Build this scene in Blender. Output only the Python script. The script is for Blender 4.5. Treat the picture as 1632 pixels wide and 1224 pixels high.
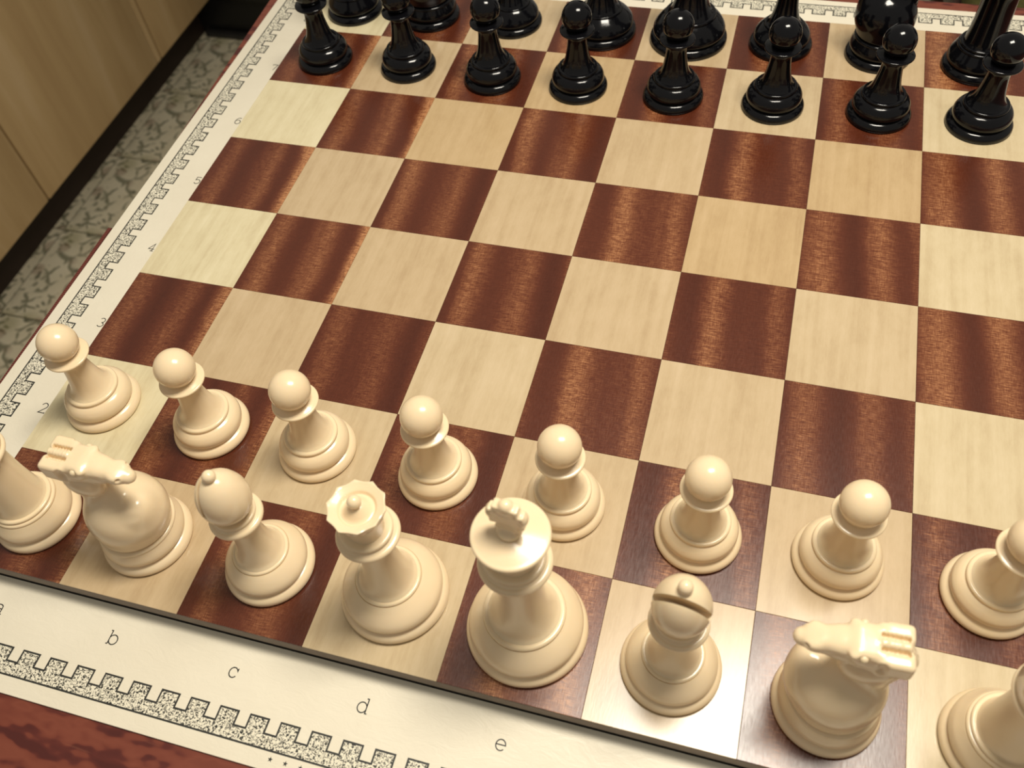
import bpy, bmesh, math, random
import numpy as np
from mathutils import Vector, Matrix

random.seed(7)
scn = bpy.context.scene
for o in list(bpy.data.objects):
    bpy.data.objects.remove(o)
COL = scn.collection
MM = 0.001
S = 0.057                    # one chess square
ZB = 0.755                   # height of the playing surface; floor at 0
ZM = ZB - 0.012              # top of the printed mat
ZT = ZM - 0.0012             # table top

# ------------------------------------------------------------------ camera
cam_d = bpy.data.cameras.new('camera')
cam = bpy.data.objects.new('camera', cam_d)
COL.objects.link(cam)
R = ((0.9606748724847193, 0.2659593525864435, -0.07980859695679164),
     (0.17240128116855014, -0.7965989059115008, -0.5794031250774022),
     (-0.21767312105047398, 0.5428589189373397, -0.8111242854826413))
CP = (0.08352467, -0.31657321, 0.34450026 + ZB)
cam.matrix_world = Matrix(((R[0][0], -R[1][0], -R[2][0], CP[0]),
                           (R[0][1], -R[1][1], -R[2][1], CP[1]),
                           (R[0][2], -R[1][2], -R[2][2], CP[2]),
                           (0, 0, 0, 1)))
cam_d.sensor_fit = 'HORIZONTAL'
cam_d.sensor_width = 36.0
cam_d.lens = 1429.66 / 1632 * 36
cam_d.clip_start = 0.01
cam_d.dof.use_dof = True
cam_d.dof.focus_distance = 0.425
cam_d.dof.aperture_fstop = 15.0
scn.camera = cam

# ------------------------------------------------------------------ light
w = bpy.data.worlds.new('room_light')
scn.world = w
w.use_nodes = True
bg = w.node_tree.nodes['Background']
bg.inputs[0].default_value = (1.0, 0.93, 0.80, 1)
bg.inputs[1].default_value = 0.31


def area(name, loc, target, sx, sy, power, col):
    l = bpy.data.lights.new(name, 'AREA')
    l.shape = 'RECTANGLE'
    l.size, l.size_y = sx, sy
    l.energy = power
    l.color = col
    o = bpy.data.objects.new(name, l)
    o.location = loc
    d = Vector(target) - Vector(loc)
    o.rotation_euler = d.to_track_quat('-Z', 'Y').to_euler()
    COL.objects.link(o)
    return o


area('kitchen_lamp', (0.18, 0.0, ZB + 0.88), (0.06, -0.05, ZB), 0.20, 0.34, 10.4, (1.0, 0.93, 0.80))
scn.view_settings.view_transform = 'Standard'
scn.view_settings.look = 'None'
scn.view_settings.exposure = 0.0
scn.view_settings.gamma = 1.0
scn.view_settings.use_curve_mapping = False


# ------------------------------------------------------------------ materials
def srgb(r, g, b):
    f = lambda c: (c / 255 / 12.92) if c / 255 <= 0.04045 else ((c / 255 + 0.055) / 1.055) ** 2.4
    return (f(r), f(g), f(b), 1)


class NT:
    def __init__(self, name):
        self.m = bpy.data.materials.new(name)
        self.m.use_nodes = True
        self.t = self.m.node_tree
        self.b = self.t.nodes['Principled BSDF']

    def n(self, typ, **kw):
        x = self.t.nodes.new(typ)
        for k, v in kw.items():
            if k.startswith('i_'):
                x.inputs[k[2:].replace('_', ' ')].default_value = v
            else:
                setattr(x, k, v)
        return x

    def l(self, a, b):
        self.t.links.new(a, b)

    def math(self, op, a, b=None, c=None):
        x = self.t.nodes.new('ShaderNodeMath')
        x.operation = op
        for i, v in enumerate((a, b, c)):
            if v is None:
                continue
            if isinstance(v, (int, float)):
                x.inputs[i].default_value = v
            else:
                self.l(v, x.inputs[i])
        return x.outputs[0]

    def ramp(self, fac, stops, interp='LINEAR'):
        x = self.t.nodes.new('ShaderNodeValToRGB')
        x.color_ramp.interpolation = interp
        e = x.color_ramp.elements
        while len(e) < len(stops):
            e.new(0.5)
        for i, (p, c) in enumerate(stops):
            e[i].position = p
            e[i].color = c if len(c) == 4 else (*c, 1)
        self.l(fac, x.inputs[0])
        return x.outputs[0]

    def mix(self, fac, a, b, mode='MIX'):
        x = self.t.nodes.new('ShaderNodeMix')
        x.data_type = 'RGBA'
        x.blend_type = mode
        for i, v in ((0, fac), (6, a), (7, b)):
            if isinstance(v, (int, float, tuple)):
                x.inputs[i].default_value = v
            else:
                self.l(v, x.inputs[i])
        return x.outputs[2]

    def coords(self, scale=(1, 1, 1), loc=(0, 0, 0), rot=(0, 0, 0), src='Object'):
        tc = self.t.nodes.new('ShaderNodeTexCoord')
        mp = self.t.nodes.new('ShaderNodeMapping')
        mp.inputs['Scale'].default_value = scale
        mp.inputs['Location'].default_value = loc
        mp.inputs['Rotation'].default_value = rot
        self.l(tc.outputs[src], mp.inputs['Vector'])
        return mp.outputs[0]

    def noise(self, vec, scale, detail=3.0, rough=0.5, dist=0.0):
        x = self.t.nodes.new('ShaderNodeTexNoise')
        x.inputs['Scale'].default_value = scale
        x.inputs['Detail'].default_value = detail
        x.inputs['Roughness'].default_value = rough
        x.inputs['Distortion'].default_value = dist
        self.l(vec, x.inputs['Vector'])
        return x.outputs['Fac']

    def bump(self, h, strength, dist=0.001):
        x = self.t.nodes.new('ShaderNodeBump')
        x.inputs['Strength'].default_value = strength
        x.inputs['Distance'].default_value = dist
        self.l(h, x.inputs['Height'])
        self.l(x.outputs[0], self.b.inputs['Normal'])

    def set(self, **kw):
        for k, v in kw.items():
            self.b.inputs[k.replace('_', ' ')].default_value = v
        return self


def simple(name, col, rough=0.5, spec=0.5, var=0.06, scale=60.0):
    m = NT(name)
    n = m.noise(m.coords(), scale, 3)
    dark = tuple(c * (1 - var) for c in col[:3]) + (1,)
    lite = tuple(min(1, c * (1 + var)) for c in col[:3]) + (1,)
    m.l(m.ramp(n, [(0.3, dark), (0.7, lite)]), m.b.inputs['Base Color'])
    m.set(Roughness=rough, Specular_IOR_Level=spec)
    return m.m


def ivory_mat():
    m = NT('ivory_plastic')
    n = m.noise(m.coords(), 45, 3)
    m.l(m.ramp(n, [(0.3, srgb(227, 205, 168)), (0.7, srgb(231, 209, 174))]), m.b.inputs['Base Color'])
    m.set(Roughness=0.21, Specular_IOR_Level=0.5)
    m.b.inputs['Subsurface Weight'].default_value = 0.12
    m.b.inputs['Subsurface Radius'].default_value = (0.004, 0.0025, 0.0012)
    m.b.inputs['Subsurface Scale'].default_value = 1.0
    m.bump(m.noise(m.coords(), 900, 2), 0.05, 0.0003)
    return m.m


def black_mat():
    m = NT('black_plastic')
    m.set(Base_Color=(0.003, 0.003, 0.004, 1), Specular_IOR_Level=0.30)
    n = m.noise(m.coords(), 700, 3)
    m.l(m.ramp(n, [(0.3, (0.09,) * 3), (0.7, (0.15,) * 3)]), m.b.inputs['Roughness'])
    m.bump(m.noise(m.coords(), 420, 2), 0.035, 0.0003)
    return m.m


def strip_coords(m):
    """object-space position, shifted per wood strip and per square so that grain differs from tile to tile"""
    tc = m.n('ShaderNodeTexCoord')
    at = m.n('ShaderNodeAttribute', attribute_type='OBJECT', attribute_name='strip')
    oi = m.n('ShaderNodeObjectInfo')
    sep = m.n('ShaderNodeSeparateXYZ')
    m.l(tc.outputs['Object'], sep.inputs[0])
    x = sep.outputs[0]
    y = sep.outputs[1]
    cmb = m.n('ShaderNodeCombineXYZ')
    m.l(x, cmb.inputs[0])
    m.l(y, cmb.inputs[1])
    m.l(m.math('MULTIPLY', oi.outputs['Random'], 7.0), cmb.inputs[2])
    return x, y, at.outputs['Fac'], oi.outputs['Random'], cmb.outputs[0]


def sapele_mat():
    m = NT('dark_ribbon_wood')
    x, y, strip, rnd, vec = strip_coords(m)
    # ribbon bands running along the files, the wood's sheen painted as colour
    c1 = m.n('ShaderNodeCombineXYZ')
    wob = m.noise(vec, 30, 2)
    xs = m.math('ADD', m.math('MULTIPLY', x, 1.0), m.math('MULTIPLY', m.math('SUBTRACT', wob, 0.5), 0.006))
    xs = m.math('ADD', xs, m.math('MULTIPLY', y, 0.05))
    xs = m.math('ADD', xs, m.math('MULTIPLY', strip, 0.35))
    m.l(m.math('MULTIPLY', xs, 47.0), c1.inputs[0])
    m.l(m.math('MULTIPLY', y, 2.2), c1.inputs[1])
    m.l(m.math('MULTIPLY', rnd, 0.5), c1.inputs[2])
    bn = m.noise(c1.outputs[0], 1.0, 3.0, 0.45)
    ph = m.math('MULTIPLY', xs, 2 * math.pi / 0.0270)
    sn = m.math('SINE', m.math('ADD', ph, m.math('MULTIPLY', bn, 3.2)))
    band = m.math('ADD', m.math('MULTIPLY', bn, 0.55), m.math('MULTIPLY_ADD', sn, 0.125, 0.19))
    # cross figure: short bright/dark ticks lying across the bands
    v2 = m.n('ShaderNodeMapping')
    v2.inputs['Scale'].default_value = (240, 2300, 1)
    m.l(vec, v2.inputs['Vector'])
    tick = m.noise(v2.outputs[0], 1.0, 3, 0.65)
    v3 = m.n('ShaderNodeMapping')
    v3.inputs['Scale'].default_value = (2100, 260, 1)
    m.l(vec, v3.inputs['Vector'])
    pore = m.noise(v3.outputs[0], 1.0, 3, 0.6)
    t = m.math('ADD', m.math('MULTIPLY', m.math('SUBTRACT', tick, 0.5), 0.80), m.math('MULTIPLY', m.math('SUBTRACT', pore, 0.5), 0.34))
    amp = m.math('MULTIPLY', m.math('SUBTRACT', band, 0.22), 2.8)
    amp = m.math('MAXIMUM', amp, 0.25)
    v = m.math('ADD', band, m.math('MULTIPLY', t, amp))
    v = m.math('ADD', v, m.math('MULTIPLY', m.math('SUBTRACT', rnd, 0.5), 0.10))
    col = m.ramp(v, [(0.20, srgb(63, 26, 14)), (0.42, srgb(87, 42, 25)), (0.58, srgb(118, 70, 44)), (0.82, srgb(182, 128, 86))])
    m.l(col, m.b.inputs['Base Color'])
    m.set(Specular_IOR_Level=0.5)
    m.l(m.ramp(pore, [(0.3, (0.22,) * 3), (0.7, (0.31,) * 3)]), m.b.inputs['Roughness'])
    m.bump(m.math('ADD', pore, m.math('MULTIPLY', tick, 0.4)), 0.10, 0.0002)
    return m.m


def maple_mat():
    m = NT('pale_maple_wood')
    x, y, strip, rnd, vec = strip_coords(m)
    v1 = m.n('ShaderNodeMapping')
    v1.inputs['Scale'].default_value = (190, 9, 1)
    m.l(vec, v1.inputs['Vector'])
    g = m.noise(v1.outputs[0], 1.0, 4, 0.5, 0.4)
    v2 = m.n('ShaderNodeMapping')
    v2.inputs['Scale'].default_value = (110, 60, 1)
    m.l(vec, v2.inputs['Vector'])
    blot = m.noise(v2.outputs[0], 1.0, 4, 0.6)
    v3 = m.n('ShaderNodeMapping')
    v3.inputs['Scale'].default_value = (1600, 260, 1)
    m.l(vec, v3.inputs['Vector'])
    fine = m.noise(v3.outputs[0], 1.0, 2, 0.6)
    v = m.math('ADD', m.math('MULTIPLY', g, 0.5), m.math('MULTIPLY', blot, 0.35))
    v = m.math('ADD', v, m.math('MULTIPLY', fine, 0.15))
    a = m.ramp(v, [(0.34, srgb(199, 186, 160)), (0.50, srgb(213, 203, 178)), (0.66, srgb(222, 213, 191))])
    tone = m.n('ShaderNodeAttribute', attribute_type='OBJECT', attribute_name='tone')
    tint = m.ramp(tone.outputs['Fac'], [(0.0, srgb(218, 196, 168)), (0.5, srgb(222, 205, 186)), (1.0, srgb(247, 244, 228))])
    m.l(m.mix(1.0, a, tint, 'MULTIPLY'), m.b.inputs['Base Color'])
    m.set(Roughness=0.23, Specular_IOR_Level=0.55)
    m.bump(fine, 0.05, 0.0002)
    return m.m


def mat_paper():
    m = NT('cream_leatherette')
    c = m.coords()
    n1 = m.noise(c, 14, 5, 0.6)
    n2 = m.noise(c, 260, 3, 0.6)
    col = m.ramp(n1, [(0.3, srgb(224, 215, 194)), (0.7, srgb(232, 224, 204))])
    spot = m.ramp(m.noise(c, 75, 2, 0.5), [(0.0, (1, 1, 1)), (0.76, (1, 1, 1)), (0.84, srgb(196, 182, 152))])
    m.l(m.mix(0.6, col, spot, 'MULTIPLY'), m.b.inputs['Base Color'])
    m.set(Roughness=0.42, Specular_IOR_Level=0.45)
    wr = m.noise(m.coords(scale=(1, 2.2, 1), rot=(0, 0, 0.6)), 85, 4, 0.65, 1.5)
    m.bump(m.math('ADD', m.math('MULTIPLY', wr, 1.0), m.math('MULTIPLY', n2, 0.3)), 0.22, 0.0008)
    return m.m


def speckle_mat():
    m = NT('printed_stone_speckle')
    c = m.coords()
    n = m.noise(c, 1250, 2.0, 0.6, 1.0)
    v = m.ramp(n, [(0.445, srgb(36, 37, 34)), (0.50, srgb(226, 219, 198))])
    m.l(v, m.b.inputs['Base Color'])
    m.set(Roughness=0.45, Specular_IOR_Level=0.4)
    return m.m


def mahogany(name, gscale=1.0):
    m = NT(name)
    c = m.coords(scale=(5 * gscale, 30 * gscale, 1))
    d = m.noise(m.coords(scale=(5, 9, 1)), 1.0, 3)
    wv = m.n('ShaderNodeTexWave', wave_type='BANDS', bands_direction='Y')
    wv.inputs['Scale'].default_value = 22.0
    wv.inputs['Distortion'].default_value = 4.0
    wv.inputs['Detail'].default_value = 1.0
    wv.inputs['Detail Scale'].default_value = 9.0
    m.l(m.coords(scale=(0.5, 1.0, 1)), wv.inputs['Vector'])
    wv2 = m.noise(c, 2.6, 2, 0.45, 0.5)
    v = m.math('ADD', m.math('MULTIPLY', wv.outputs['Fac'], 0.26), m.math('MULTIPLY', wv2, 0.74))
    col = m.ramp(v, [(0.34, srgb(72, 25, 19)), (0.42, srgb(84, 32, 24)), (0.48, srgb(106, 49, 34)), (0.62, srgb(116, 58, 41)), (0.75, srgb(108, 52, 36))])
    scr = m.noise(m.coords(scale=(60, 900, 1), rot=(0, 0, 0.9)), 0.35, 1, 0.4)
    m.l(m.mix(m.ramp(scr, [(0.72, (0, 0, 0)), (0.80, (0.3,) * 3)]), col, srgb(160, 104, 78)), m.b.inputs['Base Color'])
    m.set(Roughness=0.38, Specular_IOR_Level=0.5)
    return m.m


def edge_mat():
    m = NT('red_brown_edge_band')
    wv = m.n('ShaderNodeTexWave', wave_type='BANDS', bands_direction='Y')
    wv.inputs['Scale'].default_value = 240.0
    wv.inputs['Distortion'].default_value = 1.0
    m.l(m.coords(), wv.inputs['Vector'])
    m.l(m.ramp(wv.outputs['Fac'], [(0.2, srgb(72, 25, 19)), (0.8, srgb(112, 50, 37))]), m.b.inputs['Base Color'])
    m.set(Roughness=0.5)
    m.bump(wv.outputs['Fac'], 0.3, 0.0004)
    return m.m


def cabinet_mat():
    m = NT('birch_cabinet_wood')
    c = m.coords(scale=(1, 9, 0.9))
    n = m.noise(c, 2.2, 4, 0.55, 0.5)
    f = m.noise(m.coords(scale=(1, 1, 1)), 500, 2)
    v = m.math('ADD', m.math('MULTIPLY', n, 0.85), m.math('MULTIPLY', f, 0.15))
    m.l(m.ramp(v, [(0.3, srgb(178, 147, 103)), (0.55, srgb(194, 164, 119)), (0.75, srgb(206, 179, 138))]), m.b.inputs['Base Color'])
    m.set(Roughness=0.5, Specular_IOR_Level=0.35)
    return m.m


def vinyl_mat():
    m = NT('patterned_floor_vinyl')
    c = m.coords()
    base = m.ramp(m.noise(c, 22, 3), [(0.3, srgb(222, 212, 182)), (0.7, srgb(236, 226, 198))])
    # scrolls: distorted voronoi cells outlines, leaves and blossoms
    d = m.n('ShaderNodeTexNoise')
    d.inputs['Scale'].default_value = 24
    d.inputs['Detail'].default_value = 1
    m.l(c, d.inputs['Vector'])
    add = m.n('ShaderNodeVectorMath', operation='MULTIPLY_ADD')
    add.inputs[1].default_value = (0.045, 0.045, 0)
    m.l(d.outputs['Color'], add.inputs[0])
    m.l(c, add.inputs[2])
    v1 = m.n('ShaderNodeTexVoronoi', feature='DISTANCE_TO_EDGE')
    v1.inputs['Scale'].default_value = 26
    m.l(add.outputs[0], v1.inputs['Vector'])
    scroll = m.ramp(v1.outputs['Distance'], [(0.04, (1, 1, 1)), (0.10, (0, 0, 0))])
    brk = m.ramp(m.noise(c, 40, 2), [(0.44, (0, 0, 0)), (0.52, (1, 1, 1))])
    f1 = m.math('MULTIPLY', scroll, brk)
    col = m.mix(m.math('MULTIPLY', f1, 0.85), base, srgb(124, 123, 98))
    v2 = m.n('ShaderNodeTexVoronoi')
    v2.inputs['Scale'].default_value = 62
    m.l(add.outputs[0], v2.inputs['Vector'])
    leaf = m.ramp(v2.outputs['Distance'], [(0.20, (1, 1, 1)), (0.30, (0, 0, 0))])
    f2 = m.math('MULTIPLY', leaf, m.ramp(m.noise(c, 30, 2), [(0.46, (0, 0, 0)), (0.52, (1, 1, 1))]))
    col = m.mix(m.math('MULTIPLY', f2, 0.9), col, srgb(106, 106, 84))
    v3 = m.n('ShaderNodeTexVoronoi')
    v3.inputs['Scale'].default_value = 19
    m.l(c, v3.inputs['Vector'])
    blo = m.ramp(v3.outputs['Distance'], [(0.18, (1, 1, 1)), (0.30, (0, 0, 0))])
    col = m.mix(m.math('MULTIPLY', blo, 0.45), col, srgb(150, 118, 96))
    v4 = m.n('ShaderNodeTexVoronoi')
    v4.inputs['Scale'].default_value = 13
    m.l(m.coords(loc=(0.31, 0.17, 0)), v4.inputs['Vector'])
    oli = m.ramp(v4.outputs['Distance'], [(0.15, (1, 1, 1)), (0.34, (0, 0, 0))])
    col = m.mix(m.math('MULTIPLY', oli, 0.4), col, srgb(150, 144, 84))
    m.l(col, m.b.inputs['Base Color'])
    m.set(Roughness=0.45, Specular_IOR_Level=0.4)
    return m.m


IVORY = ivory_mat()
BLACK = black_mat()
SAPELE = sapele_mat()
MAPLE = maple_mat()
PAPER = mat_paper()
SPECKLE = speckle_mat()
INK = simple('print_ink', srgb(38, 38, 34), 0.5)
TABLEWOOD = mahogany('mahogany_table_wood')
EDGEBAND = edge_mat()
CORE = simple('board_core_wood', srgb(112, 98, 86), 0.55, 0.4, 0.12, 140)
BOTTOMBLACK = simple('board_bottom_black', srgb(22, 21, 20), 0.9, 0.1)
CABINET = cabinet_mat()
CABFRAME = simple('cabinet_frame_wood', srgb(168, 138, 98), 0.55, 0.3)  # cabinet body wood, a darker tone than the doors
KICK = simple('dark_toe_kick', srgb(44, 32, 24), 0.6, 0.3)
VINYL = vinyl_mat()
SUBFLOOR = simple('grey_tile_joint', srgb(98, 92, 72), 0.8, 0.2)
APPL = simple('black_enamel', srgb(20, 20, 20), 0.35, 0.4)
APPLTRIM = simple('charcoal_trim', srgb(46, 44, 42), 0.4, 0.4)
OLIVE = simple('olive_upholstery', srgb(88, 84, 48), 0.9, 0.1, 0.2, 300)
DARKWOOD = simple('dark_chair_wood', srgb(60, 34, 22), 0.45, 0.4, 0.2, 40)


# ------------------------------------------------------------------ object helpers
def link(name, mesh, mat=None, parent=None):
    o = bpy.data.objects.new(name, mesh)
    COL.objects.link(o)
    if mat is not None and not mesh.materials:
        mesh.materials.append(mat)
    if parent is not None:
        o.parent = parent
    return o


def bm_mesh(name, bm, smooth=None):
    bm.normal_update()
    bmesh.ops.recalc_face_normals(bm, faces=bm.faces)
    me = bpy.data.meshes.new(name)
    bm.to_mesh(me)
    bm.free()
    if smooth is not None:
        for p in me.polygons:
            p.use_smooth = True
        me.set_sharp_from_angle(angle=math.radians(smooth))
    return me


def empty(name, loc, rz=0.0):
    o = bpy.data.objects.new(name, None)
    o.empty_display_size = 0.02
    o.location = loc
    o.rotation_euler = (0, 0, rz)
    COL.objects.link(o)
    return o


def tag(o, label=None, cat=None, group=None, kind=None):
    if label:
        o['label'] = label
    if cat:
        o['category'] = cat
    if group:
        o['group'] = group
    if kind:
        o['kind'] = kind
    return o


def box_bm(x0, x1, y0, y1, z0, z1, bev=0.0, seg=2):
    bm = bmesh.new()
    bmesh.ops.create_cube(bm, size=1)
    for v in bm.verts:
        v.co.x = x0 if v.co.x < 0 else x1
        v.co.y = y0 if v.co.y < 0 else y1
        v.co.z = z0 if v.co.z < 0 else z1
    if bev:
        bmesh.ops.bevel(bm, geom=bm.edges[:], offset=bev, segments=seg, affect='EDGES', profile=0.5)
    return bm


def box(name, b, mat, parent=None, bev=0.0, seg=2):
    return link(name, bm_mesh(name, box_bm(*b, bev, seg), 35 if bev else None), mat, parent)


def prism_bm(bm, pts, z0, z1):
    """closed polygon extruded from z0 to z1"""
    lo = [bm.verts.new((x, y, z0)) for x, y in pts]
    hi = [bm.verts.new((x, y, z1)) for x, y in pts]
    n = len(pts)
    bm.faces.new(hi)
    bm.faces.new(lo[::-1])
    for i in range(n):
        j = (i + 1) % n
        bm.faces.new((lo[i], lo[j], hi[j], hi[i]))


def arc(cx, cz, r, a0, a1, n=8, rz=None):
    rz = r if rz is None else rz
    return [(cx + r * math.cos(math.radians(a0 + (a1 - a0) * i / n)),
             cz + rz * math.sin(math.radians(a0 + (a1 - a0) * i / n))) for i in range(n + 1)]


def spline(pts, n=6):
    """Catmull-Rom through the points"""
    p = [np.array(q, float) for q in pts]
    p = [2 * p[0] - p[1]] + p + [2 * p[-1] - p[-2]]
    out = []
    for i in range(1, len(p) - 2):
        for k in range(n):
            t = k / n
            a, b, c, d = p[i - 1], p[i], p[i + 1], p[i + 2]
            q = 0.5 * (2 * b + (c - a) * t + (2 * a - 5 * b + 4 * c - d) * t * t + (3 * b - a - 3 * c + d) * t ** 3)
            out.append((float(q[0]), float(q[1])))
    out.append(tuple(float(v) for v in p[-2]))
    return out


def lathe(name, prof, n=72, mod=None, angle=42):
    """turn a profile of (radius, height) in millimetres around z"""
    bm = bmesh.new()
    rings = []
    for r, z in prof:
        if r < 1e-4:
            rings.append([bm.verts.new((0, 0, z * MM))])
        else:
            ring = []
            for k in range(n):
                a = 2 * math.pi * k / n
                rr, zz = mod(r, z, a) if mod else (r, z)
                ring.append(bm.verts.new((rr * MM * math.cos(a), rr * MM * math.sin(a), zz * MM)))
            rings.append(ring)
    for a, b in zip(rings, rings[1:]):
        for k in range(n):
            k2 = (k + 1) % n
            if len(a) == 1 and len(b) == 1:
                continue
            if len(a) == 1:
                bm.faces.new((a[0], b[k2], b[k]))
            elif len(b) == 1:
                bm.faces.new((a[k], a[k2], b[0]))
            else:
                bm.faces.new((a[k], a[k2], b[k2], b[k]))
    for ring in (rings[0], rings[-1]):
        if len(ring) > 2:
            try:
                bm.faces.new(ring)
            except ValueError:
                pass
    return bm_mesh(name, bm, angle)


# ------------------------------------------------------------------ the setting
sub = box('floor', (-1.70, 1.6, -1.2, 2.0, -0.03, -0.0015), SUBFLOOR)
tag(sub, 'patterned cream and green vinyl tile floor', kind='structure')
TP = 0.2025
tile_me = bm_mesh('tile', box_bm(-TP / 2 + .0012, TP / 2 - .0012, -TP / 2 + .0012, TP / 2 - .0012, -0.0015, 0.0, 0.0004, 1))
tile_me.materials.append(VINYL)
Y0 = 0.377
for i in range(-1, 9):
    for j in range(-3, 7):
        t = link('tile', tile_me, None, sub)
        t.location = (-1.108 + TP * (i + 0.5), Y0 + TP * (j + 0.5), 0)

# ------------------------------------------------------------------ kitchen cabinets
XD = -1.065


def cabinet(y0, y1, doors, label):
    r = empty('kitchen_cabinet', (XD, (y0 + y1) / 2, 0))
    tag(r, label, 'cabinet', 'birch kitchen cabinets')
    yc = (y0 + y1) / 2
    box('body', (-0.56, -0.019, y0 - yc, y1 - yc, 0.097, 0.86), CABFRAME, r, 0.001, 1)
    box('toe_kick', (-0.56, -0.065, y0 - yc, y1 - yc, 0.0, 0.0965), KICK, r)
    if y0 == 0.155:
        box('stile', (-0.0185, -0.0005, 0.9462 - yc, 0.9585 - yc, 0.100, 0.80), CABINET, r, 0.001, 1)
    for a, b in doors:
        box('door', (-0.0185, 0.0, a - yc, b - yc, 0.100, 0.80), CABINET, r, 0.002, 2)
    return r


cabinet(0.155, 0.9585, [(0.159, 0.5555), (0.5590, 0.9445)], 'pale birch kitchen cabinet with two flat doors left of the table')
cabinet(0.9595, 1.75, [(0.9625, 1.168)], 'narrow birch cabinet beside the black appliance in the corner')
cabinet(-0.65, 0.154, [(-0.646, -0.25), (-0.246, 0.150)], 'birch cabinet nearest the viewer at the lower left')
# black appliance at the end of the cabinet run
ap = empty('kitchen_appliance', (-0.78, 1.46, 0))
tag(ap, 'black kitchen appliance on the floor past the cabinets', 'appliance')
box('body', (-0.272, 0.30, -0.275, 0.28, 0.090, 0.86), APPL, ap, 0.004)
box('front_panel', (-0.268, 0.296, -0.288, -0.2755, 0.100, 0.84), APPL, ap, 0.003)
box('plinth', (-0.349, 0.30, -0.268, 0.27, 0.0, 0.0895), APPL, ap, 0.001, 1)
box('plinth_trim', (-0.337, 0.30, -0.284, -0.2685, 0.0, 0.012), APPLTRIM, ap, 0.002, 1)
# chair on the far side of the table
ch = empty('dining_chair', (0.50, 0.82, 0))
tag(ch, 'dark wooden chair with olive seat beyond the table at upper right', 'chair')
box('seat', (-0.21, 0.21, -0.20, 0.20, 0.43, 0.475), OLIVE, ch, 0.015, 3)
box('seat_frame', (-0.215, 0.215, -0.205, 0.205, 0.385, 0.4295), DARKWOOD, ch, 0.004)
for sx in (-1, 1):
    box('leg', (sx * 0.19 - 0.02, sx * 0.19 + 0.02, -0.20, -0.16, 0.0, 0.3845), DARKWOOD, ch, 0.004)
    box('leg', (sx * 0.19 - 0.02, sx * 0.19 + 0.02, 0.16, 0.20, 0.0, 0.3845), DARKWOOD, ch, 0.004)
    box('back_post', (sx * 0.19 - 0.018, sx * 0.19 + 0.018, 0.165, 0.20, 0.476, 0.92), DARKWOOD, ch, 0.004)
for k in range(3):
    box('back_rail', (-0.1715, 0.1715, 0.172, 0.192, 0.60 + k * 0.12, 0.66 + k * 0.12), DARKWOOD, ch, 0.004)

# ------------------------------------------------------------------ table
tb = empty('kitchen_table', (0.15, 0.0, 0.0))
tag(tb, 'red mahogany kitchen table under the cream chess mat', 'table')


def slab(name, pts, z0, z1, mat, bev=0.0025):
    bm = bmesh.new()
    prism_bm(bm, pts, z0, z1)
    ed = [e for e in bm.edges if e.verts[0].co.z > z1 - 1e-6 and e.verts[1].co.z > z1 - 1e-6]
    if bev:
        bmesh.ops.bevel(bm, geom=ed, offset=bev, segments=3, affect='EDGES')
    o = link(name, bm_mesh(name, bm, 40), mat, tb)
    return o


ox = tb.location.x
slab('table_top', [(-0.2738 - ox, -0.0165), (0.95 - ox, -0.0165), (0.95 - ox, 0.2850), (-0.2850 - ox, 0.2850)], ZT - 0.028, ZT, TABLEWOOD)
slab('table_leaf', [(-0.2675 - ox, -0.46), (0.95 - ox, -0.46), (0.95 - ox, -0.0170), (-0.2742 - ox, -0.0170)], ZT - 0.028, ZT, TABLEWOOD, 0.0008)
slab('edge_band', [(-0.2718 - ox, -0.46), (-0.2676 - ox, -0.46), (-0.2743 - ox, -0.0170), (-0.2790 - ox, -0.0170)], ZT - 0.026, ZT - 0.0004, EDGEBAND, 0.0012)
box('apron', (-0.22 - ox, 0.86 - ox, -0.40, -0.38, ZT - 0.12, ZT - 0.0285), TABLEWOOD, tb, 0.002)
box('apron', (-0.22 - ox, 0.86 - ox, 0.20, 0.22, ZT - 0.12, ZT - 0.0285), TABLEWOOD, tb, 0.002)
for lx in (-0.20, 0.84):
    for ly in (-0.355, 0.175):
        bm = bmesh.new()
        bmesh.ops.create_cone(bm, cap_ends=True, segments=20, radius1=0.018, radius2=0.028, depth=ZT - 0.0285)
        for v in bm.verts:
            v.co.z += (ZT - 0.0285) / 2
        o = link('leg', bm_mesh('leg', bm, 40), TABLEWOOD, tb)
        o.location = (lx - ox, ly, 0)

# ------------------------------------------------------------------ printed mat
HM = 0.2733
mt = empty('chess_mat', (0, 0, ZM))
tag(mt, 'cream leatherette chess mat printed with grey castle wall border under the board', 'mat')
box('sheet', (-HM, HM, -HM, 0.2722, -0.0011, 0.0), PAPER, mt, 0.0004, 2)
PZ = 0.00003          # ink film
BO, BN, BT = 0.2661, 0.2607, 0.2553      # outer line, notch, merlon tip
PIT, MW = 0.01336, 0.0080


def rot4(k, p):
    for _ in range(k):
        p = (-p[1], p[0])
    return p


def border_outline():
    """inner outline of the bottom side, left to right"""
    pts = []
    nmax = 18
    for i in range(-nmax, nmax + 1):
        c = PIT * i
        pts += [(c - MW / 2, -BN), (c - MW / 2, -BT), (c + MW / 2, -BT), (c + MW / 2, -BN)]
    return pts


def flat_quads(name, quads, z, mat, parent):
    vs, fs = [], []
    for q in quads:
        fs.append(tuple(range(len(vs), len(vs) + len(q))))
        vs += [(x, y, z) for x, y in q]
    me = bpy.data.meshes.new(name)
    me.from_pydata(vs, [], fs)
    bm = bmesh.new()
    bm.from_mesh(me)
    for f in bm.faces:
        if f.normal.z < 0:
            f.normal_flip()
    bm.to_mesh(me)
    bm.free()
    return link(name, me, mat, parent)


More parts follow.
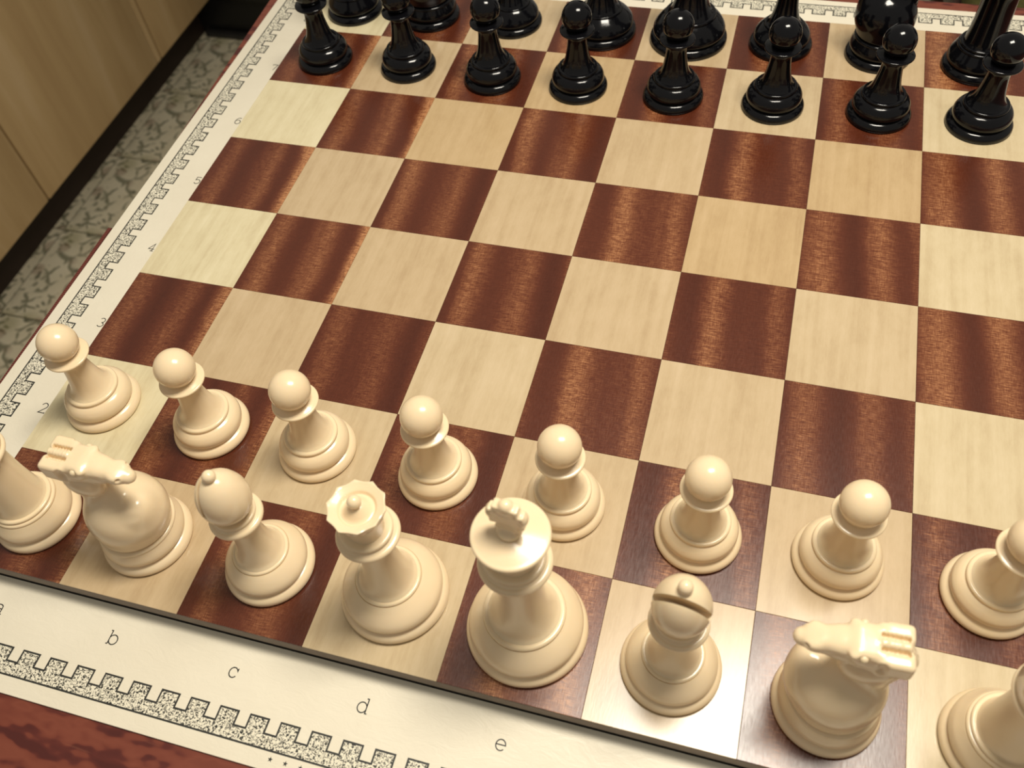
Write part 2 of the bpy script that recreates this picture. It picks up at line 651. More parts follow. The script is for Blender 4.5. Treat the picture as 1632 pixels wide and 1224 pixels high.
def stroke_quads(pts, wd, closed=False):
    """ribbon of width wd along a polyline, mitred"""
    n = len(pts)
    P = [np.array(p, float) for p in pts]
    L, Rr = [], []
    for i in range(n):
        a = P[i - 1] if (i > 0 or closed) else None
        b = P[(i + 1) % n] if (i < n - 1 or closed) else None
        d1 = (P[i] - a) if a is not None else (b - P[i])
        d2 = (b - P[i]) if b is not None else d1
        d1 = d1 / (np.linalg.norm(d1) + 1e-12)
        d2 = d2 / (np.linalg.norm(d2) + 1e-12)
        n1 = np.array((-d1[1], d1[0]))
        n2 = np.array((-d2[1], d2[0]))
        mv = n1 + n2
        ln = np.linalg.norm(mv)
        mv = mv / ln if ln > 1e-6 else n1
        k = wd / 2 / max(0.4, float(mv @ n1))
        L.append(P[i] + mv * k)
        Rr.append(P[i] - mv * k)
    q = []
    for i in range(n if closed else n - 1):
        j = (i + 1) % n
        q.append([tuple(Rr[i]), tuple(Rr[j]), tuple(L[j]), tuple(L[i])])
    return q


for side in range(4):
    quads = []
    nmax = 18
    xe = PIT * nmax + MW / 2
    quads.append([(-BO, -BO), (BO, -BO), (BN, -BN), (-BN, -BN)])
    for i in range(-nmax, nmax + 1):
        c = PIT * i
        quads.append([(c - MW / 2, -BN), (c + MW / 2, -BN), (c + MW / 2, -BT), (c - MW / 2, -BT)])
    quads = [[rot4(side, p) for p in q] for q in quads]
    flat_quads('castle_wall_print', quads, PZ, SPECKLE, mt)
    line = [(-BN, -BN)] + border_outline() + [(BN, -BN)]
    q = stroke_quads([rot4(side, p) for p in line], 0.00075)
    q += stroke_quads([rot4(side, p) for p in [(-BO, -BO), (BO, -BO)]], 0.00075)
    flat_quads('castle_wall_outline', q, PZ * 2, INK, mt)


def ell(cx, cy, rx, ry, a0, a1, n=18):
    return [(cx + rx * math.cos(math.radians(a0 + (a1 - a0) * i / n)), cy + ry * math.sin(math.radians(a0 + (a1 - a0) * i / n))) for i in range(n + 1)]


# thin slab-serif typewriter characters, unit: x-height 1, origin bottom centre
GL = {
    'a': [ell(0, .72, .38, .28, 165, 20, 10) + [(.38, .55), (.38, .1), (.46, 0), (.6, 0)], [(.38, .55)] + ell(-.06, .28, .42, .28, 75, 320, 18) + [(.38, .22)]],
    'b': [[(-.62, 1.38), (-.42, 1.38), (-.42, 0)], ell(.03, .5, .47, .5, 160, -160, 26), [(-.62, 0), (-.42, 0)]],
    'c': [[(.42, .98), (.42, .68)] + ell(0, .5, .44, .5, 30, 325, 24)],
    'd': [[(.22, 1.38), (.42, 1.38), (.42, 0), (.62, 0)], ell(-.03, .5, .47, .5, 20, 340, 26)],
    'e': [[(-.46, .52), (.46, .52)] + ell(0, .5, .46, .5, 3, 318, 26)],
    'f': [[(-.05, 0), (-.05, 1.15)] + ell(.23, 1.18, .28, .30, 180, 60, 10), [(-.35, .95), (.35, .95)], [(-.3, 0), (.25, 0)]],
    'g': [[(.62, .95), (.42, .95), (.42, -.2)] + ell(0, -.2, .42, .3, 0, -150, 12), ell(-.03, .5, .45, .5, 20, 340, 26)],
    'h': [[(-.6, 1.38), (-.4, 1.38), (-.4, 0)], ell(0, .6, .4, .36, 170, 0, 14) + [(.4, 0)], [(-.6, 0), (-.2, 0)], [(.2, 0), (.6, 0)]],
    '1': [[(-.3, 1.2), (0, 1.45), (0, 0)], [(-.35, 0), (.35, 0)]],
    '2': [ell(0, 1.05, .42, .42, 165, -30, 14) + [(-.44, 0), (.46, 0), (.46, .12)]],
    '3': [ell(-.02, 1.1, .38, .38, 150, -90, 14), ell(-.02, .36, .44, .36, 90, -150, 16)],
    '4': [[(.45, .38), (-.5, .38), (.18, 1.45), (.18, 0)], [(-.1, 0), (.42, 0)]],
    '5': [[(.38, 1.45), (-.36, 1.45), (-.36, .8)] + ell(-.02, .48, .46, .46, 130, -150, 18)],
    '6': [[(.4, 1.45)] + ell(.02, .5, .46, .95, 105, 180, 8) + ell(.02, .47, .46, .47, 180, 540, 26)],
    '7': [[(-.42, 1.2), (-.42, 1.45), (.42, 1.45), (0, 0)]],
    '8': [ell(0, 1.08, .36, .36, 0, 360, 20), ell(0, .37, .44, .37, 0, 360, 22)],
}


def glyph(chr_, x, y, h):
    q = []
    for st in GL[chr_]:
        q += stroke_quads([(x + px * h, y + py * h) for px, py in st], 0.00048)
    nm = 'printed_letter' if chr_.isalpha() else 'printed_numeral'
    flat_quads(nm, q, PZ * 1.5, INK, mt)


for i, c in enumerate('abcdefgh'):
    glyph(c, (i - 3.5) * S + (0.0002 if i else -0.0005), -0.2438, 0.0041)
for i in range(8):
    glyph(str(i + 1), -0.2410, (i - 3.5) * S - 0.0031, 0.0039)
star_q = []
for k in range(18):
    cx, cy = -0.0562 + k * 0.0064, -0.2690
    pts = []
    for i in range(10):
        a = math.pi / 2 + i * math.pi / 5
        r = 0.0011 if i % 2 == 0 else 0.00045
        pts.append((cx + r * math.cos(a), cy + r * math.sin(a)))
    flat_quads('printed_star', [pts], PZ, INK, mt)

# ------------------------------------------------------------------ wooden board
bd = empty('chess_board', (0, 0, ZM))
tag(bd, 'wooden chessboard of pale maple and ribbon-grained red-brown squares on cream mat', 'chessboard')
HB = 4 * S
box('black_bottom_layer', (-HB + .0003, HB - .0003, -HB + .0003, HB - .0003, 0.0001, 0.0042), BOTTOMBLACK, bd)  # black layer along the lower edge of the board
box('core', (-HB, HB, -HB, HB, 0.0042, 0.0112), CORE, bd, 0.0003, 1)
sq = bm_mesh('square', box_bm(-S / 2 + .00004, S / 2 - .00004, -S / 2 + .00004, S / 2 - .00004, -0.0008, 0.0, 0.00012, 1))
sqd, sql = sq, sq.copy()
sqd.materials.append(SAPELE)
sql.materials.append(MAPLE)
OFF = {}
for i in range(8):
    for j in range(8):
        dark = (i + j) % 2 == 0
        o = link('dark_square' if dark else 'light_square', sqd if dark else sql, None, bd)
        o.location = ((i - 3.5) * S, (j - 3.5) * S, 0.012)
        key = (i - (j % 2)) % 8
        if key not in OFF:
            OFF[key] = random.random()
        o['strip'] = OFF[key] * 4.0
        o['tone'] = (1.0 if i == 0 else 0.72) if i in (0, 7) else (0.05 if (i, j) in ((2, 5), (5, 4), (6, 5), (3, 6)) else 0.38 + random.random() * 0.24)

# ------------------------------------------------------------------ turned pieces
M = {}


def rim(R_, h, r):
    k = r / 2.0
    return [(0, 0), (R_ - 1.0, 0)] + spline([(R_ - 0.75, 0.0), (R_ - 0.15, 0.8 * k), (R_, 1.8 * k), (R_ - 0.4 * k, 3.0 * k), (R_ - 1.4 * k, 4.1 * k), (R_ - 2.7 * k, 4.75 * k)], 5)


def make_base(name, R_, rr, bul, bead):
    """rounded foot rim, groove, swelling and bead"""
    return lathe(name, rim(R_, rr * 2 + .15, rr) + spline([(a, b + rr * 0.32) for a, b in bul]) + bead)


M['pawn_base'] = make_base('base', 17.85, 2.15, [(14.6, 4.6), (15.5, 5.5), (15.8, 7.1), (15.5, 9.0), (14.5, 10.8), (13.2, 12.0), (12.0, 12.6)],
                           arc(11.2, 14.4, 0.95, -40, 100, 8) + [(10.2, 15.3), (0, 15.3)])
M['pawn_stem'] = lathe('stem', spline([(10.6, 15.2), (9.4, 16.6), (8.2, 19.0), (7.2, 22.5), (6.4, 27), (5.9, 31), (5.8, 34), (6.3, 36.3), (7.6, 37.6)]))
M['pawn_collar'] = lathe('collar', [(0, 37.4), (7.3, 37.4)] + spline([(7.6, 37.5), (8.8, 38.2)]) + arc(9.35, 39.3, 0.72, -60, 80, 8) + spline([(9.2, 40.05), (7.0, 40.9), (5.0, 41.6), (4.0, 42.4), (0, 42.5)]))
M['pawn_head'] = lathe('head', [(0, 38.9)] + arc(0, 47.7, 8.75, -84, 84, 32) + [(0, 56.45)])

M['king_base'] = make_base('base', 24.1, 2.5, [(21.0, 5.3), (22.0, 6.2), (22.3, 8.0), (21.6, 10.3), (20.0, 12.8), (17.9, 15.2), (16.0, 16.9)],
                           arc(14.7, 18.3, 1.15, -50, 100, 8) + [(13.6, 19.4), (0, 19.4)])
M['king_stem'] = lathe('stem', spline([(14.0, 19.3), (12.4, 21.4), (10.9, 25), (9.6, 30), (8.6, 37), (8.0, 45), (7.8, 51), (8.2, 56), (9.2, 60), (10.6, 62)]))
M['king_collar'] = lathe('collar', [(0, 61.9), (10.4, 61.9)] + arc(11.5, 63.6, 1.55, -70, 90, 9) + spline([(11.4, 65.15), (10.6, 65.8), (10.5, 66.4)]) + arc(9.9, 67.5, 1.0, -50, 90, 7) + [(9.0, 68.6), (0, 68.6)])
M['king_crown'] = lathe('crown', [(0, 68.5)] + spline([(8.3, 68.5), (8.6, 70.5), (9.5, 74), (11.1, 78.5), (12.3, 82)]) + arc(12.3, 83.3, 0.95, -20, 90, 8) + spline([(12.0, 84.28), (8, 85.2), (4.5, 85.9), (2.5, 86.2), (0, 86.3)]))

M['queen_base'] = make_base('base', 22.25, 2.4, [(19.1, 5.1), (20.1, 5.9), (20.4, 7.4), (19.7, 9.6), (17.8, 12.0), (15.2, 14.3), (13.4, 15.7)],
                            arc(12.2, 16.7, 0.95, -50, 100, 8) + [(11.3, 17.6), (0, 17.6)])
M['queen_stem'] = lathe('stem', spline([(11.8, 17.5), (10.4, 19.6), (9.2, 23), (8.1, 28), (7.2, 34), (6.7, 40), (6.5, 45), (6.9, 49), (8.0, 52.4), (9.4, 53.6)]))
M['queen_collar'] = lathe('collar', [(0, 53.4), (9.3, 53.4)] + arc(10.6, 54.9, 1.35, -70, 90, 9) + spline([(10.5, 56.3), (9.6, 56.9), (9.5, 57.4)]) + arc(8.9, 58.4, 0.95, -50, 90, 7) + [(8.0, 59.4), (0, 59.4)])


def scallop(r, z, a):
    if z > 71 and r > 8.5:
        t = abs(math.sin(a * 5.0))          # ten hollows between points
        wgt = min(1, (r - 8.5) / 2.0)
        return r - 0.8 * t * wgt, z - 0.35 * t * wgt
    return r, z


M['queen_coronet'] = lathe('coronet', [(0, 59.3)] + spline([(6.9, 59.3), (7.0, 61), (7.5, 64.5), (8.5, 68.5), (9.7, 72), (10.8, 74.6)]) + [(10.75, 75.0), (10.3, 75.05)] +
                           spline([(9.4, 74.6), (8.0, 74.0), (7.0, 73.5), (6.5, 72.8), (6.0, 72.4), (4.8, 73.0), (3.4, 74.6), (2.2, 75.8), (0, 76.2)]), 120, scallop, 38)
M['queen_ball'] = lathe('finial_ball', [(0, 75.6)] + arc(0, 78.2, 2.55, -80, 84, 16) + [(0, 80.75)], 40)

M['bishop_base'] = make_base('base', 19.1, 2.2, [(16.1, 4.7), (16.9, 5.4), (17.1, 6.8), (16.5, 8.9), (15.0, 11.2), (13.2, 13.2), (11.9, 14.3)],
                             arc(10.8, 15.2, 0.8, -50, 100, 8) + [(10.0, 16.0), (0, 16.0)])
M['bishop_stem'] = lathe('stem', spline([(10.5, 15.9), (9.3, 17.6), (8.2, 20.4), (7.2, 24), (6.4, 29), (6.0, 34), (5.9, 38), (6.4, 42), (7.8, 44.3)]))
M['bishop_collar'] = lathe('collar', [(0, 44.2), (7.7, 44.2)] + arc(9.2, 45.7, 1.4, -70, 90, 9) + spline([(9.0, 47.1), (8.3, 47.6), (8.2, 48.0)]) + arc(7.7, 48.8, 0.8, -50, 90, 7) + [(7.0, 49.6), (0, 49.6)])
mitre_prof = [(0, 49.5)] + spline([(6.2, 49.5), (6.5, 50.6), (7.8, 52.4), (9.4, 55.2), (10.0, 58.6), (9.7, 62.6), (8.5, 66.6), (6.5, 70.2), (4.0, 72.7), (1.6, 73.9), (0, 74.2)], 5)


def cut_mitre():
    me = lathe('mitre', mitre_prof, 96)
    me.transform(Matrix.Scale(1000, 4))
    a = bpy.data.objects.new('tmp_a', me)
    COL.objects.link(a)
    # slot entering the -y flank high up and running steeply down beside the axis
    d = Vector((0, 0.225, -0.9744))
    nrm = Vector((0, -0.9744, -0.225))
    bm = bmesh.new()
    bmesh.ops.create_cube(bm, size=1)
    start = Vector((0, -4.5, 75.0))
    for v in bm.verts:
        s, t, u = v.co.x, v.co.y, v.co.z
        p = start + Vector((1, 0, 0)) * s * 40 + d * ((t + 0.5) * 15.0) + nrm * (u * 2.3)
        v.co = p
    bm.normal_update()
    bmesh.ops.recalc_face_normals(bm, faces=bm.faces)
    cm = bpy.data.meshes.new('tmp_b')
    bm.to_mesh(cm)
    bm.free()
    b = bpy.data.objects.new('tmp_b', cm)
    COL.objects.link(b)
    md = a.modifiers.new('cut', 'BOOLEAN')
    md.object = b
    md.operation = 'DIFFERENCE'
    md.solver = 'EXACT'
    dg = bpy.context.evaluated_depsgraph_get()
    out = bpy.data.meshes.new_from_object(a.evaluated_get(dg))
    bpy.data.objects.remove(a)
    bpy.data.objects.remove(b)
    out.name = 'mitre'
    out.transform(Matrix.Scale(0.001, 4))
    for p in out.polygons:
        p.use_smooth = True
    out.set_sharp_from_angle(angle=math.radians(35))
    return out


M['bishop_mitre'] = cut_mitre()
M['bishop_ball'] = lathe('finial_ball', [(0, 72.8)] + arc(0, 75.4, 2.5, -80, 84, 16) + [(0, 77.9)], 40)

M['rook_base'] = make_base('base', 19.0, 2.3, [(16.2, 4.9), (17.1, 5.6), (17.3, 7.2), (16.7, 9.6), (15.3, 12.2), (14.2, 14.2)],
                           arc(13.1, 15.4, 0.95, -50, 80, 8) + arc(12.2, 17.2, 0.85, -60, 100, 8) + [(11.2, 18.0), (0, 18.0)])
M['rook_tower'] = lathe('tower', spline([(11.5, 17.9), (10.8, 20.2), (10.1, 26), (9.6, 34), (9.4, 43), (9.6, 48.5), (10.4, 52)]))
M['rook_collar'] = lathe('collar', [(0, 51.9), (10.2, 51.9)] + arc(11.3, 53.3, 1.3, -70, 90, 8) + [(10.8, 54.7), (0, 54.7)])


def battlement_mesh():
    bm = bmesh.new()
    n, half = 96, None
    ro, ri, z0, zf, z1 = 12.3, 8.6, 54.6, 61.0, 66.5

    def P(r, k, z):
        a = 2 * math.pi * k / n
        return bm.verts.new((r * MM * math.cos(a), r * MM * math.sin(a), z * MM))
    high = [(k % 16) >= 4 for k in range(n)]

    def quad(*vs):
        bm.faces.new(vs)
    for k in range(n):
        zt = z1 if high[k] else 63.2
        a, b = k, k + 1
        quad(P(11.0, a, z0), P(11.0, b, z0), P(ro, b, z0 + 2), P(ro, a, z0 + 2))
        quad(P(ro, a, z0 + 2), P(ro, b, z0 + 2), P(ro, b, zt - .3), P(ro, a, zt - .3))
        quad(P(ro, a, zt - .3), P(ro, b, zt - .3), P(ro - .3, b, zt), P(ro - .3, a, zt))
        quad(P(ro - .3, a, zt), P(ro - .3, b, zt), P(ri, b, zt), P(ri, a, zt))
        quad(P(ri, a, zt), P(ri, b, zt), P(ri, b, zf), P(ri, a, zf))
        bm.faces.new((P(ri, a, zf), P(ri, b, zf), P(0, 0, zf - .6)))
        bm.faces.new((P(11.0, b, z0), P(11.0, a, z0), P(0, 0, z0)))
        if high[k] != high[k - 1]:
            quad(P(ri, a, 63.2), P(ro, a, 63.2), P(ro, a, z1 - .3), P(ri, a, z1 - .3))
            quad(P(ri, a, z1 - .3), P(ro, a, z1 - .3), P(ro - .3, a, z1), P(ri, a, z1))
    bmesh.ops.remove_doubles(bm, verts=bm.verts, dist=1e-6)
    return bm_mesh('battlement', bm, 35)


M['rook_battlement'] = battlement_mesh()


# ------------------------------------------------------------------ sculpted parts: distance field + surface nets
def smin(a, b, k):
    h = np.clip(0.5 + 0.5 * (b - a) / k, 0, 1)
    return b * (1 - h) + a * h - k * h * (1 - h)


def smax(a, b, k):
    return -smin(-a, -b, k)


def cone(p, a, b, ra, rb):
    a, b = np.array(a, float), np.array(b, float)
    ba = b - a
    pa = [p[i] - a[i] for i in range(3)]
    h = np.clip(sum(pa[i] * ba[i] for i in range(3)) / float(ba @ ba), 0, 1)
    d = np.sqrt(sum((pa[i] - ba[i] * h) ** 2 for i in range(3)))
    return d - (ra + (rb - ra) * h)


def ellip(p, c, r):
    q = [(p[i] - c[i]) / r[i] for i in range(3)]
    k0 = np.sqrt(sum(x * x for x in q)) + 1e-9
    q2 = [(p[i] - c[i]) / (r[i] * r[i]) for i in range(3)]
    k1 = np.sqrt(sum(x * x for x in q2)) + 1e-9
    return k0 * (k0 - 1) / k1


def rbox(p, c, h, r, rot=0.0):
    x, y, z = p[0] - c[0], p[1] - c[1], p[2] - c[2]
    if rot:
        cs, sn = math.cos(rot), math.sin(rot)
        x, z = cs * x + sn * z, -sn * x + cs * z
    q = [np.abs(x) - h[0] + r, np.abs(y) - h[1] + r, np.abs(z) - h[2] + r]
    o = np.sqrt(sum(np.maximum(v, 0) ** 2 for v in q))
    return o + np.minimum(np.maximum(q[0], np.maximum(q[1], q[2])), 0) - r


def surface_nets(name, fn, lo, hi, step, smooth=1):
    ax = [np.arange(lo[i], hi[i] + step, step) for i in range(3)]
    G = np.meshgrid(*ax, indexing='ij')
    D = fn(G)
    s = D < 0
    nx, ny, nz = D.shape
    acc = np.zeros((nx - 1, ny - 1, nz - 1, 3))
    cnt = np.zeros((nx - 1, ny - 1, nz - 1))
    corners = [(i, j, k) for i in (0, 1) for j in (0, 1) for k in (0, 1)]
    sl = lambda c: (slice(c[0], nx - 1 + c[0]), slice(c[1], ny - 1 + c[1]), slice(c[2], nz - 1 + c[2]))
    for a in corners:
        for d in range(3):
            if a[d]:
                continue
            b = list(a)
            b[d] = 1
            da, db = D[sl(a)], D[sl(b)]
            m = (da < 0) != (db < 0)
            t = np.where(m, da / np.where(da == db, 1, da - db), 0)
            for e in range(3):
                base = float(a[e])
                acc[..., e] += m * (base + (t if e == d else 0))
            cnt += m
    act = cnt > 0
    idx = -np.ones(act.shape, int)
    idx[act] = np.arange(act.sum())
    I = np.argwhere(act)
    V = (I + acc[act] / cnt[act][:, None]) * step + np.array(lo)
    F = []
    for d in range(3):
        u, v = (d + 1) % 3, (d + 2) % 3
        A = np.take(s, range(0, s.shape[d] - 1), axis=d)
        B = np.take(s, range(1, s.shape[d]), axis=d)
        for flip, mk in ((False, A & ~B), (True, ~A & B)):
            E = np.argwhere(mk)
            E = E[(E[:, u] > 0) & (E[:, v] > 0) & (E[:, u] < D.shape[u] - 1) & (E[:, v] < D.shape[v] - 1)]
            if len(E) == 0:
                continue
            eu = np.zeros(3, int); eu[u] = 1
            ev = np.zeros(3, int); ev[v] = 1
            q = [E - eu - ev, E - ev, E, E - eu]
            ids = np.stack([idx[c[:, 0], c[:, 1], c[:, 2]] for c in q], 1)
            if flip:
                ids = ids[:, ::-1]
            F.append(ids)
    F = np.concatenate(F)
    for _ in range(smooth):
        sm = np.zeros_like(V)
        ct = np.zeros(len(V))
        for k in range(4):
            a, b = F[:, k], F[:, (k + 1) % 4]
            np.add.at(sm, a, V[b]); np.add.at(ct, a, 1)
            np.add.at(sm, b, V[a]); np.add.at(ct, b, 1)
        V = 0.5 * V + 0.5 * sm / ct[:, None]
    me = bpy.data.meshes.new(name)
    me.from_pydata((V * MM).tolist(), [], F.tolist())
    for p in me.polygons:
        p.use_smooth = True
    return me


def horse(G):
    x, y, z = G
    ay = np.abs(y)
    p = (x, y, z)
    pa = (x, ay, z)
    # chest and neck
    d = ellip(p, (1.8, 0, 27), (17.2, 15.8, 15.5))
    d = smin(d, cone((x, y, z), (0.3, 0, 17), (0.5, 0, 22), 15.4, 15.2), 3)
    nk = cone((x, y * 1.45, z), (-1.5, 0, 37), (-7.5, 0, 56), 10.2, 6.4)
    d = smin(d, nk, 4)
    # breast knob, and the muscle crease on the right flank
    d = smin(d, ellip(p, (12.6, -2.0, 35.0), (5.0, 6.5, 6.5)), 3.5)
    cr = cone(p, (16.5, -9.0, 39.0), (3, -15.0, 42.0), 1.2, 1.4)
    d = smax(d, -cr, 3.0)
    # mane down the back of the neck
    mane = [(-12.0, 0, 64), (-14.6, 0, 58), (-13.4, 0, 49), (-11.2, 0, 40), (-11.0, 0, 30), (-12.4, 0, 20)]
    md = None
    for a, b in zip(mane, mane[1:]):
        c = cone((x, y * 0.85, z), a, b, 2.5, 2.5)
        md = c if md is None else np.minimum(md, c)
    d = smin(d, md + 0.15 * np.sin((z + 0.7 * ay) * 2 * math.pi / 3.4) * (ay < 6), 0.9)
    # head
    hd = cone((x, y, z), (-6.5, 0, 60.5), (6.5, 0, 61.4), 7.0, 5.4)
    hd = smin(hd, cone(p, (6.5, 0, 61.4), (14.0, 0, 61.0), 5.2, 4.3), 2.5)
    hd = smin(hd, cone(p, (14.0, 0, 61.0), (18.3, 0, 59.9), 4.2, 3.1), 1.5)       # tapering upper lip
    hd = smin(hd, rbox(p, (-0.5, 0, 63.9), (6.0, 6.3, 4.2), 2.8, 0.10), 2.0)      # broad forehead
    hd = smin(hd, cone(p, (0, 0, 54.5), (13.5, 0, 63.2), 4.6, 2.4), 2.0)          # lower jaw
    hd = smin(hd, ellip(pa, (-2.6, 3.3, 53.4), (8.8, 4.8, 8.4)), 0.6)             # cheek discs
    hd = smin(hd, ellip(pa, (15.4, 2.9, 62.2), (2.6, 1.9, 2.2)), 1.6)             # nostril swelling
    hd = smin(hd, ellip(pa, (3.4, 5.3, 66.3), (2.0, 1.5, 1.2)), 0.9)              # brow
    hd = smax(hd, z - 68.4 + 0.30 * np.maximum(x - 2, 0), 1.2)                    # flat face
    hd = smax(hd, -ellip(pa, (8.0, 6.6, 60.8), (5.0, 1.9, 3.2)), 1.5)             # hollow along the face
    hd = smax(hd, -ellip(pa, (1.0, 6.9, 66.3), (2.0, 1.3, 1.6)), 0.7)             # eye socket
    hd = smax(hd, -cone(pa, (10.5, 5.0, 58.2), (21.0, 1.6, 58.0), 0.6, 0.6), 0.5)     # mouth
    hd = smax(hd, -ellip(pa, (17.2, 3.8, 62.4), (0.9, 0.9, 0.7)), 0.6)            # nostril
    d = smin(d, hd, 0.8)
    # ears laid back into one block, the combed crest sunk between them
    ear = rbox(pa, (-8.6, 4.4, 63.2), (5.5, 3.2, 4.7), 1.7, -0.05)
    d = smin(d, ear, 1.0)
    comb = rbox(pa, (-8.0, 2.15, 68.3), (4.4, 0.85, 2.5), 0.5) + 0.25 * np.sin(x * 2 * math.pi / 1.3)
    d = smax(d, -comb, 0.7)
    crest = rbox(p, (-8.0, 0, 65.0), (4.9, 1.35, 3.6), 0.9) + 0.22 * np.sin(x * 2 * math.pi / 1.3)
    d = smin(d, crest, 0.5)
    d = smax(d, -ellip(pa, (-4.6, 8.0, 64.0), (1.7, 1.9, 4.2)), 0.8)              # notch before the ear
    d = smax(d, 16.0 - z, 0.3)
    return d


M['knight_base'] = make_base('base', 19.5, 2.3, [(16.7, 4.9), (17.6, 5.9), (17.9, 7.4), (17.6, 9.2), (16.9, 11.2), (16.3, 12.8)],
                             arc(15.4, 14.1, 1.1, -25, 75, 7) + [(14.6, 15.5), (0, 16.0)])
M['knight_head'] = surface_nets('horse_head', horse, (-22, -18, 14.8), (24, 18, 73), 0.5, 1)
M['knight_eye'] = lathe('eye', [(0, -1.4)] + arc(0, 0, 1.4, -80, 80, 10) + [(0, 1.4)], 20)


def cross_fn(G):
    x, y, z = G
    p = (x, y, z)
    ax = np.abs(x)
    pa = (ax, y, z)
    d = ellip(p, (0, 0, 87.2), (4.3, 4.3, 2.7))                     # boss under the cross
    # broad flared cross: arms widen outwards, shallow notches between them
    fl = lambda a: 2.3 + 0.33 * a
    az = z - 96.2
    hor = smax(smax(np.abs(az) - fl(ax), ax - 6.0, 0.8), np.abs(y) - 1.9, 0.7)
    ver = smax(smax(ax - fl(np.abs(az)), np.abs(az) - 6.8, 0.8), np.abs(y) - 1.9, 0.7)
    d = smin(d, smin(hor, ver, 0.5), 0.9)
    d = smin(d, ellip(pa, (5.6, 0, 97.3), (1.5, 2.2, 2.6)), 0.6)    # rounded arm ends
    d = smin(d, ellip(pa, (3.3, 0, 99.9), (1.4, 2.1, 1.6)), 0.5)    # knobs in the upper corners
    d = smin(d, ellip(p, (0, 0, 102.6), (2.4, 2.3, 2.2)), 0.6)      # top knob
    return d


M['king_cross'] = surface_nets('finial_cross', cross_fn, (-8, -5, 84.5), (8, 5, 106), 0.32, 1)

KINDS = {
    'pawn': ('base', 'stem', 'collar', 'head'),
    'rook': ('base', 'tower', 'collar', 'battlement'),
    'knight': ('base', 'horse_head'),
    'bishop': ('base', 'stem', 'collar', 'mitre', 'finial_ball'),
    'queen': ('base', 'stem', 'collar', 'coronet', 'finial_ball'),
    'king': ('base', 'stem', 'collar', 'crown', 'finial_cross'),
}
KEY = {'horse_head': 'head', 'finial_ball': 'ball', 'finial_cross': 'cross'}
MB = {}


def piece_mesh(kind, part, colour):
    k = kind + '_' + KEY.get(part, part)
    if colour == 'ivory':
        me = M[k]
        if not me.materials:
            me.materials.append(IVORY)
        return me
    if k not in MB:
        me = M[k].copy()
        me.materials.clear()
        me.materials.append(BLACK)
        MB[k] = me
    return MB[k]


def piece(kind, colour, sqr, dx, dy, rz, label, group):
    i = 'abcdefgh'.index(sqr[0])
    j = int(sqr[1]) - 1
    r = empty('chess_' + kind, ((i - 3.5) * S + dx * MM, (j - 3.5) * S + dy * MM, ZB + 0.00005), rz)
    tag(r, label, 'chess piece', group)
    for part in KINDS[kind]:
        o = link(part, piece_mesh(kind, part, colour), None, r)
        if kind == 'knight' and part == 'horse_head':
            for sy in (-1, 1):
                e = link('eye', piece_mesh('knight', 'eye', colour), None, o)
                e.location = (1.0 * MM, sy * 5.75 * MM, 65.8 * MM)
    return r


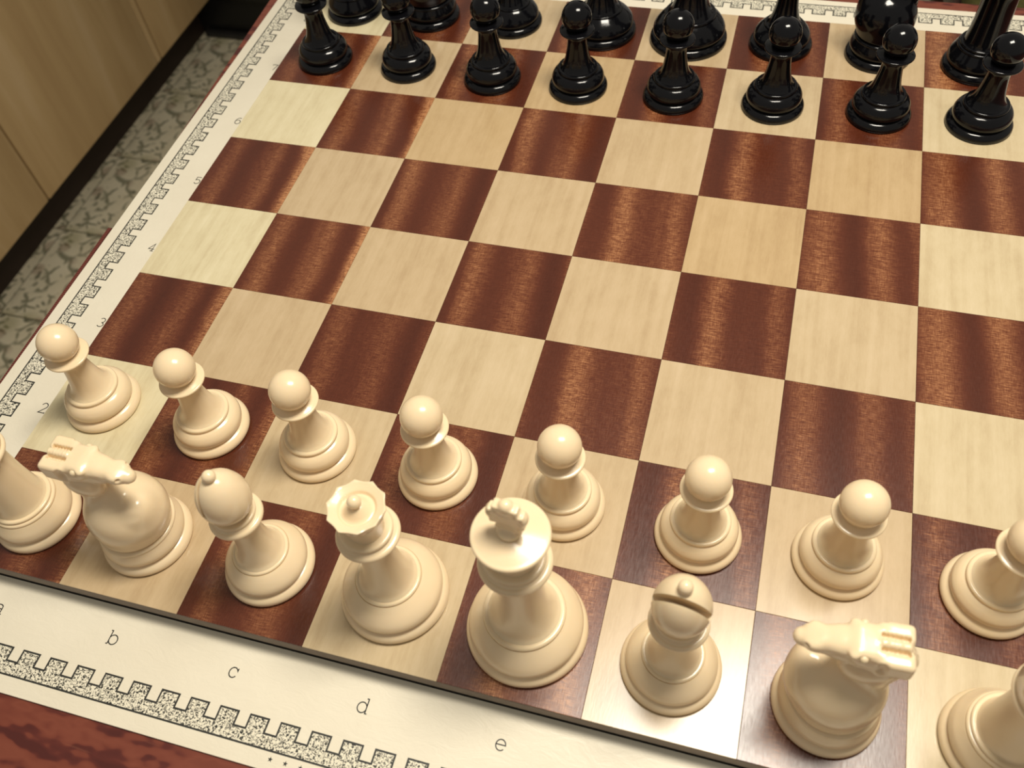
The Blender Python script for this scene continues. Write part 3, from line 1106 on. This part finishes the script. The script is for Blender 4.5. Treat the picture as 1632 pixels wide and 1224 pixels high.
IV, BK = 'ivory', 'black'
GW, GB = 'ivory pawns in the front row', 'black pawns in the far row'
OW, OB = 'ivory back row pieces', 'black back row pieces'
pi = math.pi
for a in [
    ('pawn', IV, 'a2', -1.0, 3.2, 0, 'ivory pawn leftmost of its row, standing beside the printed numeral 2', GW),
    ('pawn', IV, 'b2', 1.9, 1.8, 0, 'ivory pawn directly ahead of the left ivory knight', GW),
    ('pawn', IV, 'c2', -0.6, 1.8, 0, 'ivory pawn directly ahead of the round-headed left ivory bishop', GW),
    ('pawn', IV, 'd2', 0.9, 1.3, 0, 'ivory pawn directly ahead of the ivory queen with scalloped coronet', GW),
    ('pawn', IV, 'e2', 1.4, -0.2, 0, 'ivory pawn partly hidden behind the flat top of the ivory king', GW),
    ('pawn', IV, 'f2', 1.7, -1.4, 0, 'ivory pawn directly ahead of the ivory bishop with visible slot', GW),
    ('pawn', IV, 'g2', 0.1, 0.5, 0, 'ivory pawn directly ahead of the right ivory knight', GW),
    ('pawn', IV, 'h2', -0.5, -1.6, 0, 'ivory pawn at the right edge of the photo, ahead of the ivory rook', GW),
    ('rook', IV, 'a1', 2.0, -1.7, 0.3, 'ivory rook cut off by the left edge, beside the left knight', OW),
    ('knight', IV, 'b1', -0.2, 0.9, 0.0, 'ivory knight with its head turned right, next to the left rook', OW),
    ('bishop', IV, 'c1', 1.7, 1.1, -1.70, 'ivory bishop with its slot turned left, between knight and queen', OW),
    ('queen', IV, 'd1', 0.9, 2.2, 0.1, 'ivory queen with scalloped coronet and small ball on top', OW),
    ('king', IV, 'e1', 0.3, 0.5, -0.12, 'ivory king with flat disc top and a cross, tallest ivory piece', OW),
    ('bishop', IV, 'f1', 0.1, -0.8, -0.11, 'ivory bishop with its deep slot facing the viewer, right of the king', OW),
    ('knight', IV, 'g1', -0.2, -1.2, pi + 0.03, 'ivory knight with its head turned left, at bottom right', OW),
    ('rook', IV, 'h1', 0.5, -1.0, 0.2, 'ivory rook cut off by the bottom right corner', OW),
    ('pawn', BK, 'a7', 1.0, -2.1, 0, 'black pawn leftmost of the black row, nearest the castle border', GB),
    ('pawn', BK, 'b7', 1.8, -1.4, 0, 'second black pawn from the left, on a pale square', GB),
    ('pawn', BK, 'c7', 2.0, -4.4, 0, 'third black pawn from the left, on a dark square', GB),
    ('pawn', BK, 'd7', -0.2, -4.0, 0, 'fourth black pawn from the left, in front of the black queen', GB),
    ('pawn', BK, 'e7', 0.9, -4.0, 0, 'black pawn standing in front of the wide-based black king', GB),
    ('pawn', BK, 'f7', 1.9, -2.9, 0, 'third black pawn from the right, in front of the right black bishop', GB),
    ('pawn', BK, 'g7', 3.8, -0.9, 0, 'black pawn in front of the right black knight', GB),
    ('pawn', BK, 'h7', 0.3, -0.7, 0, 'rightmost black pawn, at the edge of the photo on a pale square', GB),
    ('rook', BK, 'a8', 0.4, -3.6, 0, 'black rook at the far left, only its base showing behind the first black pawn', OB),
    ('knight', BK, 'b8', -1.5, -2.2, -pi / 2, 'left black knight, only its base showing, right of the far left rook', OB),
    ('bishop', BK, 'c8', -1.0, -1.2, pi, 'left black bishop, only its base showing behind the third black pawn', OB),
    ('queen', BK, 'd8', 1.5, -2.0, 0, 'black queen, its base showing behind the fourth black pawn', OB),
    ('king', BK, 'e8', 0.6, -2.0, 0, 'black king with the widest black base, behind the fifth black pawn', OB),
    ('bishop', BK, 'f8', 0.3, 0.1, pi, 'right black bishop, behind the third black pawn from the right', OB),
    ('knight', BK, 'g8', 1.2, -1.3, pi, 'right black knight with rounded body, behind the second black pawn from right', OB),
    ('rook', BK, 'h8', -1.0, -4.8, 0, 'black rook with straight tower at the upper right edge', OB),
]:
    piece(*a)
